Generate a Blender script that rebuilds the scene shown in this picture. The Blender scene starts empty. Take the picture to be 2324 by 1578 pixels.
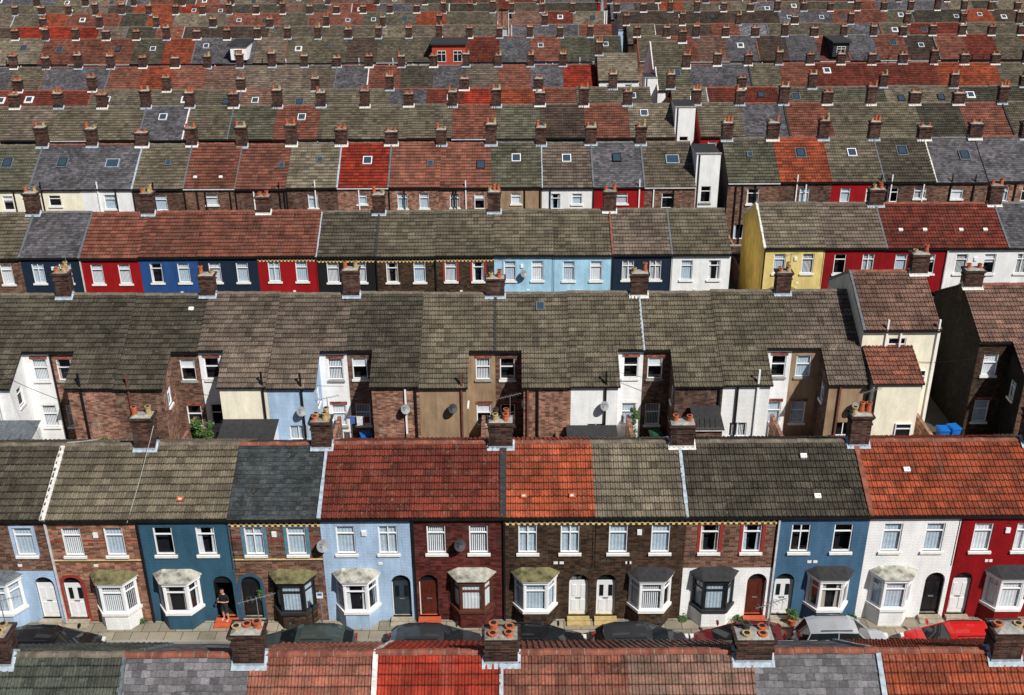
import bpy, math, random, bmesh
from mathutils import Matrix, Vector
random.seed(11)
S=bpy.context.scene
TH=math.radians(25.5); F=2450.0; CZ=31.96
cT,sT=math.cos(TH),math.sin(TH)
def Tan(py): return math.tan(TH+math.atan((py-789)/F))
def Yof(py,z): return (CZ-z)/Tan(py)
def scl(Y,z): return F/(Y*cT+(CZ-z)*sT)
def Xof(px,Y,z): return (px-1162)/scl(Y,z)

# ------------------------------------------------------------ materials
MATS={}
class NT:
    def __init__(s,name,rough=.8,spec=.3):
        m=bpy.data.materials.new(name); m.use_nodes=True
        s.m=m; s.n=m.node_tree.nodes; s.l=m.node_tree.links
        s.b=s.n['Principled BSDF']; s.b.inputs['Roughness'].default_value=rough
        s.b.inputs['Specular IOR Level'].default_value=spec
        MATS[name]=m
    def link(s,a,b): s.l.new(a,b)
    def val(s,sock,v):
        if isinstance(v,bpy.types.NodeSocket): s.l.new(v,sock)
        else: sock.default_value=v
    def math(s,op,a,b=None,clamp=False):
        n=s.n.new('ShaderNodeMath'); n.operation=op; n.use_clamp=clamp
        s.val(n.inputs[0],a)
        if b is not None: s.val(n.inputs[1],b)
        return n.outputs[0]
    def mix(s,fac,a,b,mode='MIX'):
        n=s.n.new('ShaderNodeMix'); n.data_type='RGBA'; n.blend_type=mode
        s.val(n.inputs[0],fac)
        s.val(n.inputs[6],a if isinstance(a,bpy.types.NodeSocket) else (*a,1))
        s.val(n.inputs[7],b if isinstance(b,bpy.types.NodeSocket) else (*b,1))
        return n.outputs[2]
    def comb(s,x,y,z):
        n=s.n.new('ShaderNodeCombineXYZ')
        for i,v in enumerate((x,y,z)): s.val(n.inputs[i],v)
        return n.outputs[0]
    def sep(s,v):
        n=s.n.new('ShaderNodeSeparateXYZ'); s.l.new(v,n.inputs[0]); return n.outputs
    def noise(s,vec,scale,detail=3,rough=.55):
        n=s.n.new('ShaderNodeTexNoise'); s.l.new(vec,n.inputs['Vector'])
        n.inputs['Scale'].default_value=scale; n.inputs['Detail'].default_value=detail
        n.inputs['Roughness'].default_value=rough
        return n.outputs[0]
    def rng(s,v,a,b,c,d):
        n=s.n.new('ShaderNodeMapRange'); s.l.new(v,n.inputs[0])
        for i,x in enumerate((a,b,c,d)): n.inputs[i+1].default_value=x
        return n.outputs[0]
    def gray(s,v):
        return s.comb(v,v,v)
    def uvr(s):
        u=s.n.new('ShaderNodeUVMap'); o=s.n.new('ShaderNodeObjectInfo')
        x=s.sep(u.outputs[0]); return x[0],x[1],o.outputs['Random'],u.outputs[0]
    def bump(s,h,strength,dist):
        b=s.n.new('ShaderNodeBump'); b.inputs['Strength'].default_value=strength
        b.inputs['Distance'].default_value=dist; s.l.new(h,b.inputs['Height'])
        s.l.new(b.outputs[0],s.b.inputs['Normal'])
    def out(s,c): s.l.new(c,s.b.inputs['Base Color'])

def roof_mat(name,c1,c2,kind='tile',var=.3,lichen=.35,lc=(.27,.25,.19)):
    t=NT(name,.85 if kind=='tile' else .65,.2)
    u,v,r,uv=t.uvr()
    if kind=='slate':
        row=t.math('FLOOR',v)
        u=t.math('ADD',u,t.math('MULTIPLY',t.math('MODULO',row,2.0),.5))
        cu=t.math('FLOOR',u); us=.29
    else:
        cu=t.math('FLOOR',t.math('MULTIPLY',u,.5)); us=.21
    cell=t.comb(cu,t.math('FLOOR',v),t.math('MULTIPLY',r,97.0))
    wn=t.n.new('ShaderNodeTexWhiteNoise'); t.link(cell,wn.inputs[0])
    ch=t.sep(wn.outputs[1])
    P=t.comb(t.math('MULTIPLY',u,us),t.math('MULTIPLY',v,.3),t.math('MULTIPLY',r,60.0))
    big=t.noise(P,.5,5,.7)
    mid=t.noise(P,2.2,4,.6)
    fine=t.noise(P,13,3,.6)
    f=t.math('ADD',t.math('MULTIPLY',ch[0],.6),t.math('MULTIPLY',t.rng(mid,.35,.65,0,1),.5),True)
    col=t.mix(f,c1,c2)
    b1=t.rng(ch[1],0,1,1-var,1+var)
    b2=t.rng(big,.3,.7,.55,1.32)
    b3=t.rng(r,0,1,.85,1.15)
    fu=t.math('FRACT',u); fv=t.math('FRACT',v)
    if kind=='tile':
        j=t.math('MULTIPLY',t.rng(fv,0,.17,.26,1),t.rng(fu,0,.25,.42,1))
        j=t.math('MULTIPLY',j,t.rng(fv,.85,1,1,.6))
    else:
        j=t.math('MULTIPLY',t.rng(fv,0,.1,.4,1),t.rng(fu,0,.07,.4,1))
    b=t.math('MULTIPLY',t.math('MULTIPLY',b1,b2),t.math('MULTIPLY',b3,j))
    b=t.math('MULTIPLY',b,t.rng(fine,.3,.7,.72,1.28))
    col=t.mix(1.0,col,t.gray(b),'MULTIPLY')
    lm=t.math('MULTIPLY',t.rng(t.noise(P,7,4,.7),.56,.68,0,1),lichen)
    lm=t.math('MULTIPLY',lm,t.rng(mid,.4,.6,.2,1))
    col=t.mix(lm,col,lc)
    moss=t.math('MULTIPLY',t.rng(t.noise(P,1.3,5,.7),.55,.75,0,1),.45)
    col=t.mix(moss,col,(.038,.033,.022))
    st=t.noise(t.comb(t.math('MULTIPLY',u,.8),t.math('MULTIPLY',v,.05),t.math('MULTIPLY',r,40.0)),1.0,4,.7)
    col=t.mix(t.rng(st,.55,.75,0,.25),col,(.15,.13,.10))
    t.out(col); t.bump(fine,.35,.014)

R={
'khaki':((.165,.138,.096),(.115,.095,.067),'tile'),
'khaki2':((.235,.195,.140),(.17,.140,.100),'tile'),
'dark':((.090,.078,.057),(.058,.050,.036),'tile'),
'taupe':((.195,.147,.115),(.135,.104,.080),'tile'),
'pinkbrown':((.24,.125,.092),(.155,.096,.072),'tile'),
'redbrown':((.225,.068,.042),(.145,.060,.042),'tile'),
'dullred':((.180,.032,.019),(.13,.032,.021),'tile'),
'orange':((.34,.070,.028),(.22,.052,.026),'tile'),
'brightred':((.31,.032,.015),(.21,.028,.015),'tile'),
'salmon':((.27,.090,.058),(.175,.075,.052),'tile'),
'olive':((.130,.124,.085),(.095,.088,.062),'tile'),
'greengrey':((.074,.084,.064),(.052,.058,.047),'tile'),
'darkbrown':((.092,.060,.045),(.064,.043,.034),'tile'),
'slate':((.108,.100,.112),(.070,.067,.073),'slate'),
'slateblue':((.056,.068,.072),(.037,.044,.047),'slate'),
'slategrey':((.175,.166,.178),(.098,.094,.101),'slate'),
}
for k,(a,b,kd) in R.items():
    roof_mat('roof_'+k,a,b,kd, .34 if kd=='tile' else .42, .4 if k!='brightred' else .12)

def wall_mat(name,c1,c2=None,mortar=None,kind='brick',dirt=.3,rough=.85):
    t=NT(name,rough,.25)
    u,v,r,uv=t.uvr()
    P=t.comb(t.math('ADD',u,t.math('MULTIPLY',r,13.0)),v,t.math('MULTIPLY',r,31.0))
    fine=t.noise(P,18,3)
    if kind in('brick','paint'):
        bt=t.n.new('ShaderNodeTexBrick'); t.link(uv,bt.inputs['Vector'])
        bt.inputs['Scale'].default_value=1; bt.inputs['Brick Width'].default_value=.24
        bt.inputs['Row Height'].default_value=.082; bt.inputs['Mortar Size'].default_value=.009
        bt.inputs['Mortar Smooth'].default_value=.3; bt.inputs['Bias'].default_value=-.1
    if kind=='brick':
        bt.inputs['Color1'].default_value=(*c1,1); bt.inputs['Color2'].default_value=(*c2,1)
        bt.inputs['Mortar'].default_value=(*mortar,1)
        cell=t.comb(t.math('FLOOR',t.math('DIVIDE',u,.24)),t.math('FLOOR',t.math('DIVIDE',v,.082)),r)
        wn=t.n.new('ShaderNodeTexWhiteNoise'); t.link(cell,wn.inputs[0])
        col=t.mix(1.0,bt.outputs[0],t.gray(t.rng(wn.outputs[0],0,1,.45,1.7)),'MULTIPLY')
        pt=t.rng(t.noise(P,1.6,5,.7),.56,.62,0,.35)
        col=t.mix(pt,col,tuple(x*1.3+.03 for x in mortar))
    elif kind=='paint':
        col=t.mix(t.math('MULTIPLY',bt.outputs[1],.35),c1,tuple(x*.5 for x in c1))
    else:
        n=t.n.new('ShaderNodeRGB'); n.outputs[0].default_value=(*c1,1); col=n.outputs[0]
    st=t.noise(t.comb(t.math('MULTIPLY',u,2.6),t.math('MULTIPLY',v,.5),t.math('MULTIPLY',r,31.0)),1.0,5,.65)
    big=t.noise(P,.9,5,.6)
    f=t.math('MULTIPLY',t.rng(st,.35,.7,1.08,1-dirt),t.rng(big,.3,.7,1-dirt*.6,1.1))
    f=t.math('MULTIPLY',f,t.rng(v,-.1,.6,1-dirt,1.0))
    f=t.math('MULTIPLY',f,t.rng(fine,.3,.7,.92,1.06))
    col=t.mix(1.0,col,t.gray(f),'MULTIPLY')
    t.out(col)
    h=t.math('SUBTRACT',fine,bt.outputs[1]) if kind in('brick','paint') else fine
    t.bump(h,.6,.014 if kind!='render' else .006)

wall_mat('brick_orange',(.33,.128,.072),(.20,.075,.048),(.31,.26,.2))
wall_mat('brick_brown',(.19,.078,.048),(.095,.048,.033),(.23,.195,.15))
wall_mat('brick_dark',(.068,.032,.017),(.030,.018,.012),(.09,.066,.042),dirt=.4)
wall_mat('brick_sooty',(.14,.060,.040),(.058,.034,.026),(.16,.13,.10),dirt=.45)
wall_mat('brick_shaded',(.016,.012,.009),(.009,.007,.006),(.018,.015,.013),dirt=.4)  # near-black brick: shadow of the left-facing gables painted into the colour
wall_mat('brick_maroon',(.125,.020,.015),(.078,.017,.013),(.09,.035,.03),dirt=.35)
wall_mat('brick_red',(.31,.052,.028),(.20,.038,.024),(.28,.22,.17))
wall_mat('brick_common',(.37,.155,.097),(.21,.086,.056),(.38,.32,.25),dirt=.45)
wall_mat('brick_chimney',(.115,.044,.030),(.040,.022,.018),(.12,.10,.08),dirt=.5)
for n,c in dict(lightblue=(.44,.60,.80),teal=(.040,.112,.175),steel=(.065,.150,.25),navy=(.011,.024,.05),
    red=(.36,.006,.009),deepred=(.27,.004,.008),blue=(.024,.085,.26),yellow=(.88,.69,.26),white=(.89,.89,.88),
    cream=(.86,.80,.64),black=(.012,.012,.014),skyblue=(.42,.70,.88)).items():
    wall_mat('paint_'+n,c,kind='paint',dirt=.10 if n in('white','cream') else .22,rough=.6)
for n,c in dict(tan=(.38,.26,.16),grey=(.46,.45,.41),white=(.87,.87,.86),cream=(.87,.81,.64),ochre=(.80,.55,.13)).items():
    wall_mat('render_'+n,c,kind='render',dirt=.14 if n in('white','cream') else .35)

def plain(name,c,rough=.6,var=.25,scale=4,metal=0,spec=.4,coat=0):
    t=NT(name,rough,spec); t.b.inputs['Metallic'].default_value=metal
    if coat: t.b.inputs['Coat Weight'].default_value=coat
    g=t.n.new('ShaderNodeTexCoord')
    n=t.noise(g.outputs['Object'],scale,5,.6)
    f=t.rng(n,.3,.7,1-var,1+var)
    t.out(t.mix(1.0,c,t.gray(f),'MULTIPLY'))
plain('upvc_white',(.86,.86,.86),.35,.04); plain('frame_black',(.018,.018,.02),.4,.2); plain('frame_brown',(.10,.035,.02),.5,.2)
plain('stone_white',(.80,.79,.76),.7,.13,7); plain('stone_grey',(.30,.29,.26),.85,.4,6)
plain('paint_sill_dark',(.03,.03,.035),.6); plain('sill_teal',(.10,.22,.30),.6)
plain('lead',(.11,.125,.14),.6,.4,5); plain('lead_pale',(.34,.40,.45),.65,.35,5); plain('mortar_white',(.62,.60,.56),.9,.35,8); plain('mortar_grey',(.22,.20,.17),.9,.5,8)
plain('felt_dark',(.028,.028,.03),.85,.35,5); plain('bay_mossy',(.13,.12,.055),.95,.8,3); plain('bay_stone',(.33,.32,.27),.85,.7,3)
plain('gutter_black',(.012,.012,.012),.4); plain('gutter_white',(.6,.6,.6),.4); plain('pipe_rust',(.16,.06,.045),.6)
plain('room_dark',(.006,.006,.008),.9,.1); plain('curtain_net',(.50,.58,.62),.9,.15,6); plain('curtain_white',(.78,.78,.76),.9,.08,6)
plain('curtain_beige',(.5,.42,.33),.9,.15,5)
plain('door_white',(.8,.8,.8),.35,.04); plain('door_black',(.012,.012,.014),.3); plain('door_brown',(.09,.02,.012),.4,.3)
plain('door_slate',(.03,.045,.06),.4)
plain('pot_terracotta',(.44,.115,.045),.85,.4,6); plain('pot_buff',(.42,.30,.14),.85,.45,6); plain('pot_black',(.05,.04,.034),.8)
plain('ridge_red',(.20,.065,.04),.85,.5,3); plain('ridge_khaki',(.135,.112,.084),.9,.5,3); plain('ridge_slate',(.14,.135,.135),.8,.4,3)
plain('dentil_yellow',(.72,.56,.25),.8,.2,9); plain('dentil_dark',(.05,.02,.015),.8,.3,9); plain('band_red',(.30,.03,.02),.7,.2,9)
plain('step_orange',(.48,.095,.04),.7,.2); plain('step_stone',(.33,.29,.22),.8,.3); plain('step_yellow',(.42,.32,.14),.8,.3); plain('dish_grey',(.22,.23,.24),.5)
plain('dish_dark',(.03,.03,.035),.6); plain('aerial_metal',(.35,.35,.36),.4,.1,metal=.6); plain('alarm_white',(.8,.8,.8),.4)
plain('rubber',(.012,.012,.012),.8); plain('car_trim',(.02,.02,.022),.5)
plain('cladding_red',(.42,.055,.022),.7,.25,4); plain('bin_blue',(.01,.14,.48),.45); plain('bin_purple',(.07,.02,.12),.45); plain('bin_green',(.02,.09,.04),.45)
plain('cable_pale',(.55,.55,.52),.6); plain('solar_dark',(.012,.014,.022),.2); plain('wood_fence',(.17,.10,.06),.9,.4,3)
plain('cloth_red',(.35,.03,.03),.9); plain('cloth_white',(.7,.7,.7),.9); plain('cloth_blue',(.05,.12,.35),.9)
for n,c in dict(black=(.008,.008,.01),charcoal=(.03,.032,.036),maroon=(.12,.01,.012),silver=(.55,.56,.58),red=(.55,.012,.01),greygreen=(.04,.055,.05)).items():
    plain('carpaint_'+n,c,.25,.03,coat=.6,metal=.0 if n!='silver' else .4)
plain('lamp_clear',(.7,.7,.68),.2,.05); plain('lamp_red',(.4,.01,.01),.2,.05); plain('plate_yellow',(.7,.55,.05),.5,.05)
plain('skin',(.50,.27,.19),.6,.06); plain('cloth_black',(.012,.012,.014),.9,.2); plain('cloth_dark',(.02,.022,.03),.9,.2)
plain('hair_dark',(.03,.018,.012),.8); plain('shoe_white',(.5,.5,.5),.6); plain('eye_dark',(.01,.01,.01),.3); plain('lip',(.35,.12,.1),.5)
plain('leaf_dark',(.035,.085,.018),.7,.4,9); plain('leaf_light',(.08,.17,.03),.7,.4,9); plain('bark',(.09,.06,.04),.9,.3)
def glass(name,refl,tint=(.93,.96,1)):
    m=bpy.data.materials.new(name); m.use_nodes=True; n=m.node_tree.nodes; l=m.node_tree.links; n.clear()
    o=n.new('ShaderNodeOutputMaterial'); mx=n.new('ShaderNodeMixShader'); tr=n.new('ShaderNodeBsdfTransparent'); g=n.new('ShaderNodeBsdfGlossy')
    mx.inputs[0].default_value=refl
    tr.inputs[0].default_value=(*tint,1); g.inputs['Roughness'].default_value=.03
    l.new(tr.outputs[0],mx.inputs[1]); l.new(g.outputs[0],mx.inputs[2]); l.new(mx.outputs[0],o.inputs[0])
    MATS[name]=m
glass('glass',.09)
t=NT('glass_car',.05,.8); t.b.inputs['Base Color'].default_value=(.012,.016,.018,1)
t=NT('glass_roof',.08,.8); t.b.inputs['Base Color'].default_value=(.035,.06,.085,1)
def ground_mat(name,c,kind):
    t=NT(name,.9,.2); g=t.n.new('ShaderNodeTexCoord'); P=g.outputs['Object']
    a=t.noise(P,.35,6,.6); b=t.noise(P,30,3,.6)
    f=t.math('MULTIPLY',t.rng(a,.3,.7,.7,1.25),t.rng(b,.3,.7,.8,1.2))
    if kind=='flags':
        bt=t.n.new('ShaderNodeTexBrick'); t.link(P,bt.inputs['Vector']); bt.inputs['Scale'].default_value=1
        bt.inputs['Brick Width'].default_value=.75; bt.inputs['Row Height'].default_value=.6; bt.inputs['Mortar Size'].default_value=.015
        bt.inputs['Color1'].default_value=(*c,1); bt.inputs['Color2'].default_value=(*[x*.66 for x in c],1); bt.inputs['Mortar'].default_value=(.06,.055,.04,1)
        col=t.mix(1.0,bt.outputs[0],t.gray(f),'MULTIPLY')
    else: col=t.mix(1.0,c,t.gray(f),'MULTIPLY')
    t.out(col); t.bump(b,.3,.01)
ground_mat('ground_yard',(.085,.078,.066),'p'); ground_mat('asphalt',(.05,.05,.052),'p'); ground_mat('pavement_flags',(.33,.29,.22),'flags')
ground_mat('kerb_stone',(.3,.28,.24),'p')

# ------------------------------------------------------------ mesh builder
class MB:
    def __init__(s): s.v=[];s.f=[];s.mi=[];s.uv=[];s.mats=[];s.M=None;s.sm=[]
    def m(s,n):
        if n not in s.mats: s.mats.append(n)
        return s.mats.index(n)
    def poly(s,pts,mat,uv=None,smooth=False):
        if uv is None:
            a=Vector(pts[0]);n=(Vector(pts[1])-a).cross(Vector(pts[2])-a)
            ax=max(range(3),key=lambda i:abs(n[i]))
            if ax==0: uv=[(p[1],p[2]) for p in pts]
            elif ax==1: uv=[(p[0],p[2]) for p in pts]
            else: uv=[(p[0],p[1]) for p in pts]
        if s.M is not None: pts=[tuple(s.M@Vector(p)) for p in pts]
        k=len(s.v); s.v.extend(pts); s.f.append(tuple(range(k,k+len(pts)))); s.mi.append(s.m(mat)); s.uv.extend(uv); s.sm.append(smooth)
    def box(s,x0,x1,y0,y1,z0,z1,mat,skip=''):
        P=[(x0,y0,z0),(x1,y0,z0),(x1,y1,z0),(x0,y1,z0),(x0,y0,z1),(x1,y0,z1),(x1,y1,z1),(x0,y1,z1)]
        for k,idx in (('f',(0,1,5,4)),('r',(1,2,6,5)),('k',(2,3,7,6)),('l',(3,0,4,7)),('t',(4,5,6,7)),('b',(3,2,1,0))):
            if k not in skip: s.poly([P[i] for i in idx],mat)
    def tube(s,p,q,r0,r1,mat,n=8,caps=True):
        p=Vector(p);q=Vector(q);d=(q-p).normalized(); a=d.orthogonal().normalized(); b=d.cross(a)
        c=[(math.cos(2*math.pi*i/n),math.sin(2*math.pi*i/n)) for i in range(n)]
        A=[tuple(p+(a*x+b*y)*r0) for x,y in c]; B=[tuple(q+(a*x+b*y)*r1) for x,y in c]
        for i in range(n):
            j=(i+1)%n; s.poly([A[i],A[j],B[j],B[i]],mat,smooth=n>6)
        if caps: s.poly(A[::-1],mat); s.poly(B,mat)
    def mesh(s,name):
        me=bpy.data.meshes.new(name); me.from_pydata(s.v,[],s.f)
        u=me.uv_layers.new(name='UVMap'); flat=[c for p in s.uv for c in p]; u.data.foreach_set('uv',flat)
        for n in s.mats: me.materials.append(MATS[n])
        me.polygons.foreach_set('material_index',s.mi); me.polygons.foreach_set('use_smooth',s.sm); me.update(); return me
COL=S.collection
def mkobj(name,data,parent=None,loc=(0,0,0)):
    o=bpy.data.objects.new(name,data); COL.objects.link(o); o.location=loc
    if parent: o.parent=parent
    return o
def T(x,y,z): return Matrix.Translation((x,y,z))
def RZ(d): return Matrix.Rotation(math.radians(d),4,'Z')

# ------------------------------------------------------------ roof template
RC={}
def slope(mb,w,y0,z0,s,L,kind,x0=0,up=0):
    rr=random.Random(int(w*1000+L*77))
    a=math.atan(s); dy,dz=math.cos(a),math.sin(a); ny,nz=-dz,dy
    wv=rr.uniform(.015,.035)
    def P(x,t,h):
        q=wv*math.sin(math.pi*x/w)*(-1)*math.sin(math.pi*min(1,max(0,t/L)))+.008*math.sin(x*5.1)*math.sin(t*3.3)*math.sin(math.pi*x/w)
        h=h+q+up
        return (x0+x,y0+t*dy+h*ny,z0+t*dz+h*nz)
    base=.035
    if kind=='tile':
        nt=max(1,round(w/.21)); tw=w/nt; nc=max(1,round(L/.33)); th=L/nc
        prof=[(0,0),(.46,0),(.62,.040),(.86,.040)]
        for i in range(nc):
            t0,t1=i*th,(i+1)*th
            for k in range(nt):
                if k%2==0: jt=rr.uniform(-.008,.008)
                lo,hi=.010,.058+jt
                xs=[((k+a_)*tw,h,k+a_) for a_,h in prof]+[((k+1)*tw,0,k+.999)]
                for j in range(4):
                    xa,ha,ua=xs[j]; xb,hb,ub=xs[j+1]
                    mb.poly([P(xa,t0,base+hi+ha),P(xb,t0,base+hi+hb),P(xb,t1,base+lo+hb),P(xa,t1,base+lo+ha)],'R0',[(ua,i+.001),(ub,i+.001),(ub,i+.999),(ua,i+.999)])
                    mb.poly([P(xa,t0,(base+lo+ha) if i else -.02),P(xb,t0,(base+lo+hb) if i else -.02),P(xb,t0,base+hi+hb),P(xa,t0,base+hi+ha)],'R0',[(ua,i+.001),(ub,i+.001),(ub,i+.03),(ua,i+.03)])
    else:
        nc=max(1,round(L/.22)); th=L/nc; sw=.29
        for i in range(nc):
            t0,t1=i*th,(i+1)*th; off=(i%2)*.5
            edges=[0.0]; k=1-off
            while k*sw<w-.02:
                if k>0: edges.append(k*sw)
                k+=1
            edges.append(w)
            for xa,xb in zip(edges,edges[1:]):
                jt=rr.uniform(-.005,.009); lo=.006; hi=.024+jt; t00=t0-rr.choice([0,0,0,.012,.02])
                ua,ub=xa/sw,xb/sw-.001
                mb.poly([P(xa,t00,base+hi),P(xb,t00,base+hi+rr.uniform(-.004,.004)),P(xb,t1,base+lo),P(xa,t1,base+lo)],'R0',[(ua,i+.001),(ub,i+.001),(ub,i+.999),(ua,i+.999)])
                mb.poly([P(xa,t00,-.02 if not i else base+lo-.01),P(xb,t00,-.02 if not i else base+lo-.01),P(xb,t00,base+hi),P(xa,t00,base+hi)],'R0',[(ua,i+.001),(ub,i+.001),(ub,i+.03),(ua,i+.03)])
    mb.poly([P(0,0,-.05),P(w,0,-.05),P(w,L,-.05),P(0,L,-.05)],'felt_dark')
MATS['R0']=MATS['roof_khaki']
def roof_mesh(w,r,s,E,kind):
    key=(round(w,3),round(r,3),s,E,kind)
    if key in RC: return RC[key]
    mb=MB(); mb.m('R0'); mb.m('ridge_khaki'); 
    ov=.10; L=math.hypot(r+ov,(r+ov)*s)
    slope(mb,w,-ov,E-ov*s,s,L,kind)
    mb.M=T(w,2*r,0)@RZ(180); slope(mb,w,-ov,E-ov*s,s,L,kind); mb.M=None
    zr=E+r*s+.04; n=round(w/.45); tw=w/n
    rr=random.Random(int(w*100))
    for i in range(n):
        dz=rr.uniform(-.014,.014)
        for (xa,xb,rad,mt) in ((i*tw,(i+1)*tw-.025,.14,'ridge_khaki'),((i+1)*tw-.025,(i+1)*tw,.133,'mortar_grey')):
            c=[(r-math.cos(k*math.pi/5)*rad,zr+dz+math.sin(k*math.pi/5)*rad*.8) for k in range(6)]
            for k in range(5):
                mb.poly([(xa,c[k][0],c[k][1]),(xb,c[k][0],c[k][1]),(xb,c[k+1][0],c[k+1][1]),(xa,c[k+1][0],c[k+1][1])],mt)
    RC[key]=mb.mesh('roof'); return RC[key]
def setmat(o,i,name):
    o.material_slots[i].link='OBJECT'; o.material_slots[i].material=MATS[name]
def ridge_for(k):
    if 'slate' in k: return random.choice(['ridge_slate','ridge_red','ridge_slate'])
    if k in('khaki','khaki2','dark','taupe','olive','greengrey','darkbrown'): return 'ridge_khaki'
    return 'ridge_red'

# ------------------------------------------------------------ chimney templates
CC={}
def chimney_mesh(var,s,dh=0):
    key=(var,s,dh)
    if key in CC: return CC[key]
    rr=random.Random(var*7+1)
    mb=MB(); a=.47+rr.uniform(-.05,.06); b=.33; h=1.1+rr.uniform(-.15,.3)-dh
    br='brick_chimney'
    mb.box(-a,a,-b,b,-1,h,br,'b')
    mb.box(-a-.04,a+.04,-b-.04,b+.04,h-.28,h-.2,br)
    mb.box(-a-.05,a+.05,-b-.05,b+.05,h,h+.08,br); mb.box(-a-.09,a+.09,-b-.09,b+.09,h+.08,h+.17,br)
    fl=rr.choice(['stone_grey','mortar_grey','stone_grey','mortar_grey'])
    P=[(-a,-b),(a,-b),(a,b),(-a,b)]
    for i in range(4):
        p,q=P[i],P[(i+1)%4]
        mb.poly([(p[0],p[1],h+.171),(q[0],q[1],h+.171),(q[0]*.6,q[1]*.5,h+.25),(p[0]*.6,p[1]*.5,h+.25)],fl)
    mb.poly([(p[0]*.6,p[1]*.5,h+.25) for p in P],fl)
    n=rr.choice([2,2,3,4,4]); 
    pos=[(-.3+i*.6/(max(1,n-1)),rr.uniform(-.04,.04)) for i in range(n)] if n<4 else [(-.24,-.14),(-.22,.15),(.22,-.15),(.25,.13)]
    for (x,y) in pos:
        pm=rr.choice(['pot_terracotta','pot_terracotta','pot_terracotta','pot_buff','pot_buff','pot_black']); ph=rr.choice([.15,.25,.35,.45]) if dh==0 else rr.choice([.05,.1,.2])
        mb.tube((x,y,h+.17),(x+rr.uniform(-.02,.02),y,h+.2+ph),.135,.11,pm,10); mb.tube((x,y,h+.2+ph),(x,y,h+.26+ph),.14,.14,pm,10)
        mb.tube((x,y,h+.262+ph),(x,y,h+.264+ph),.09,.09,'frame_black',8)
    ff=.13
    def Z(y): return -abs(y)*s+.13
    fmn=rr.choice(['lead_pale','mortar_white','lead_pale'])
    for sg in(-1,1):
        y0,y1=sg*b,sg*(b+ff)
        mb.poly([(-a-.08,y0,Z(y0)),(a+.08,y0,Z(y0)),(a+.08,y1,Z(y1)),(-a-.08,y1,Z(y1))],fmn)
        mb.poly([(-a-.01,y0*1.02,Z(y0)),(a+.01,y0*1.02,Z(y0)),(a+.01,y0*1.02,Z(y0)+.09),(-a-.01,y0*1.02,Z(y0)+.09)],fmn)
        for sx in(-1,1):
            xa,xb=sx*(a+.005),sx*(a+.09)
            mb.poly([(xa,0,Z(0)+.06),(xb,0,Z(0)+.04),(xb,y1,Z(y1)),(xa,y1,Z(y1))],fmn)
            mb.poly([(xa,0,Z(0)+.16),(xa,0,Z(0)),(xa,y0,Z(y0)),(xa,y0,Z(y0)+.12)],fmn)
    if var%3==0:
        x,y=a*.8,.1
        mb.tube((x,y,h-.3),(x,y,h+1.3),.016,.016,'aerial_metal',5)
        mb.tube((x-.5,y-.25,h+1.25),(x+.5,y+.25,h+1.25),.012,.012,'aerial_metal',4)
        for i in range(9):
            t=-.45+i*.11; l=.10+.05*(i%2)
            mb.tube((x+t+l*.4,y+t*.5-l,h+1.25),(x+t-l*.4,y+t*.5+l,h+1.25),.007,.007,'aerial_metal',4,False)
    CC[key]=mb.mesh('chimney'); return CC[key]

# ------------------------------------------------------------ walls, windows, doors
def wall(mb,x0,x1,z0,z1,ops,mf,rev=.1,splits=()):
    xs=sorted(set([x0,x1]+[o[0] for o in ops]+[o[1] for o in ops])); zs=sorted(set([z0,z1]+[o[2] for o in ops]+[o[3] for o in ops]+list(splits)))
    for i in range(len(xs)-1):
        for j in range(len(zs)-1):
            cx,cz=(xs[i]+xs[i+1])/2,(zs[j]+zs[j+1])/2
            if any(o[0]<cx<o[1] and o[2]<cz<o[3] for o in ops): continue
            mb.poly([(xs[i],0,zs[j]),(xs[i+1],0,zs[j]),(xs[i+1],0,zs[j+1]),(xs[i],0,zs[j+1])],mf(cz))
    for a,b,c,d in [o[:4] for o in ops]:
        m=mf((c+d)/2)
        mb.poly([(a,0,c),(a,rev,c),(a,rev,d),(a,0,d)],m); mb.poly([(b,rev,c),(b,0,c),(b,0,d),(b,rev,d)],m)
        mb.poly([(a,0,d),(a,rev,d),(b,rev,d),(b,0,d)],m); mb.poly([(a,0,c),(b,0,c),(b,rev,c),(a,rev,c)],m)
CUR=['net','net','net','blinds','blinds','dark','dark','half','white','roller']
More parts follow.
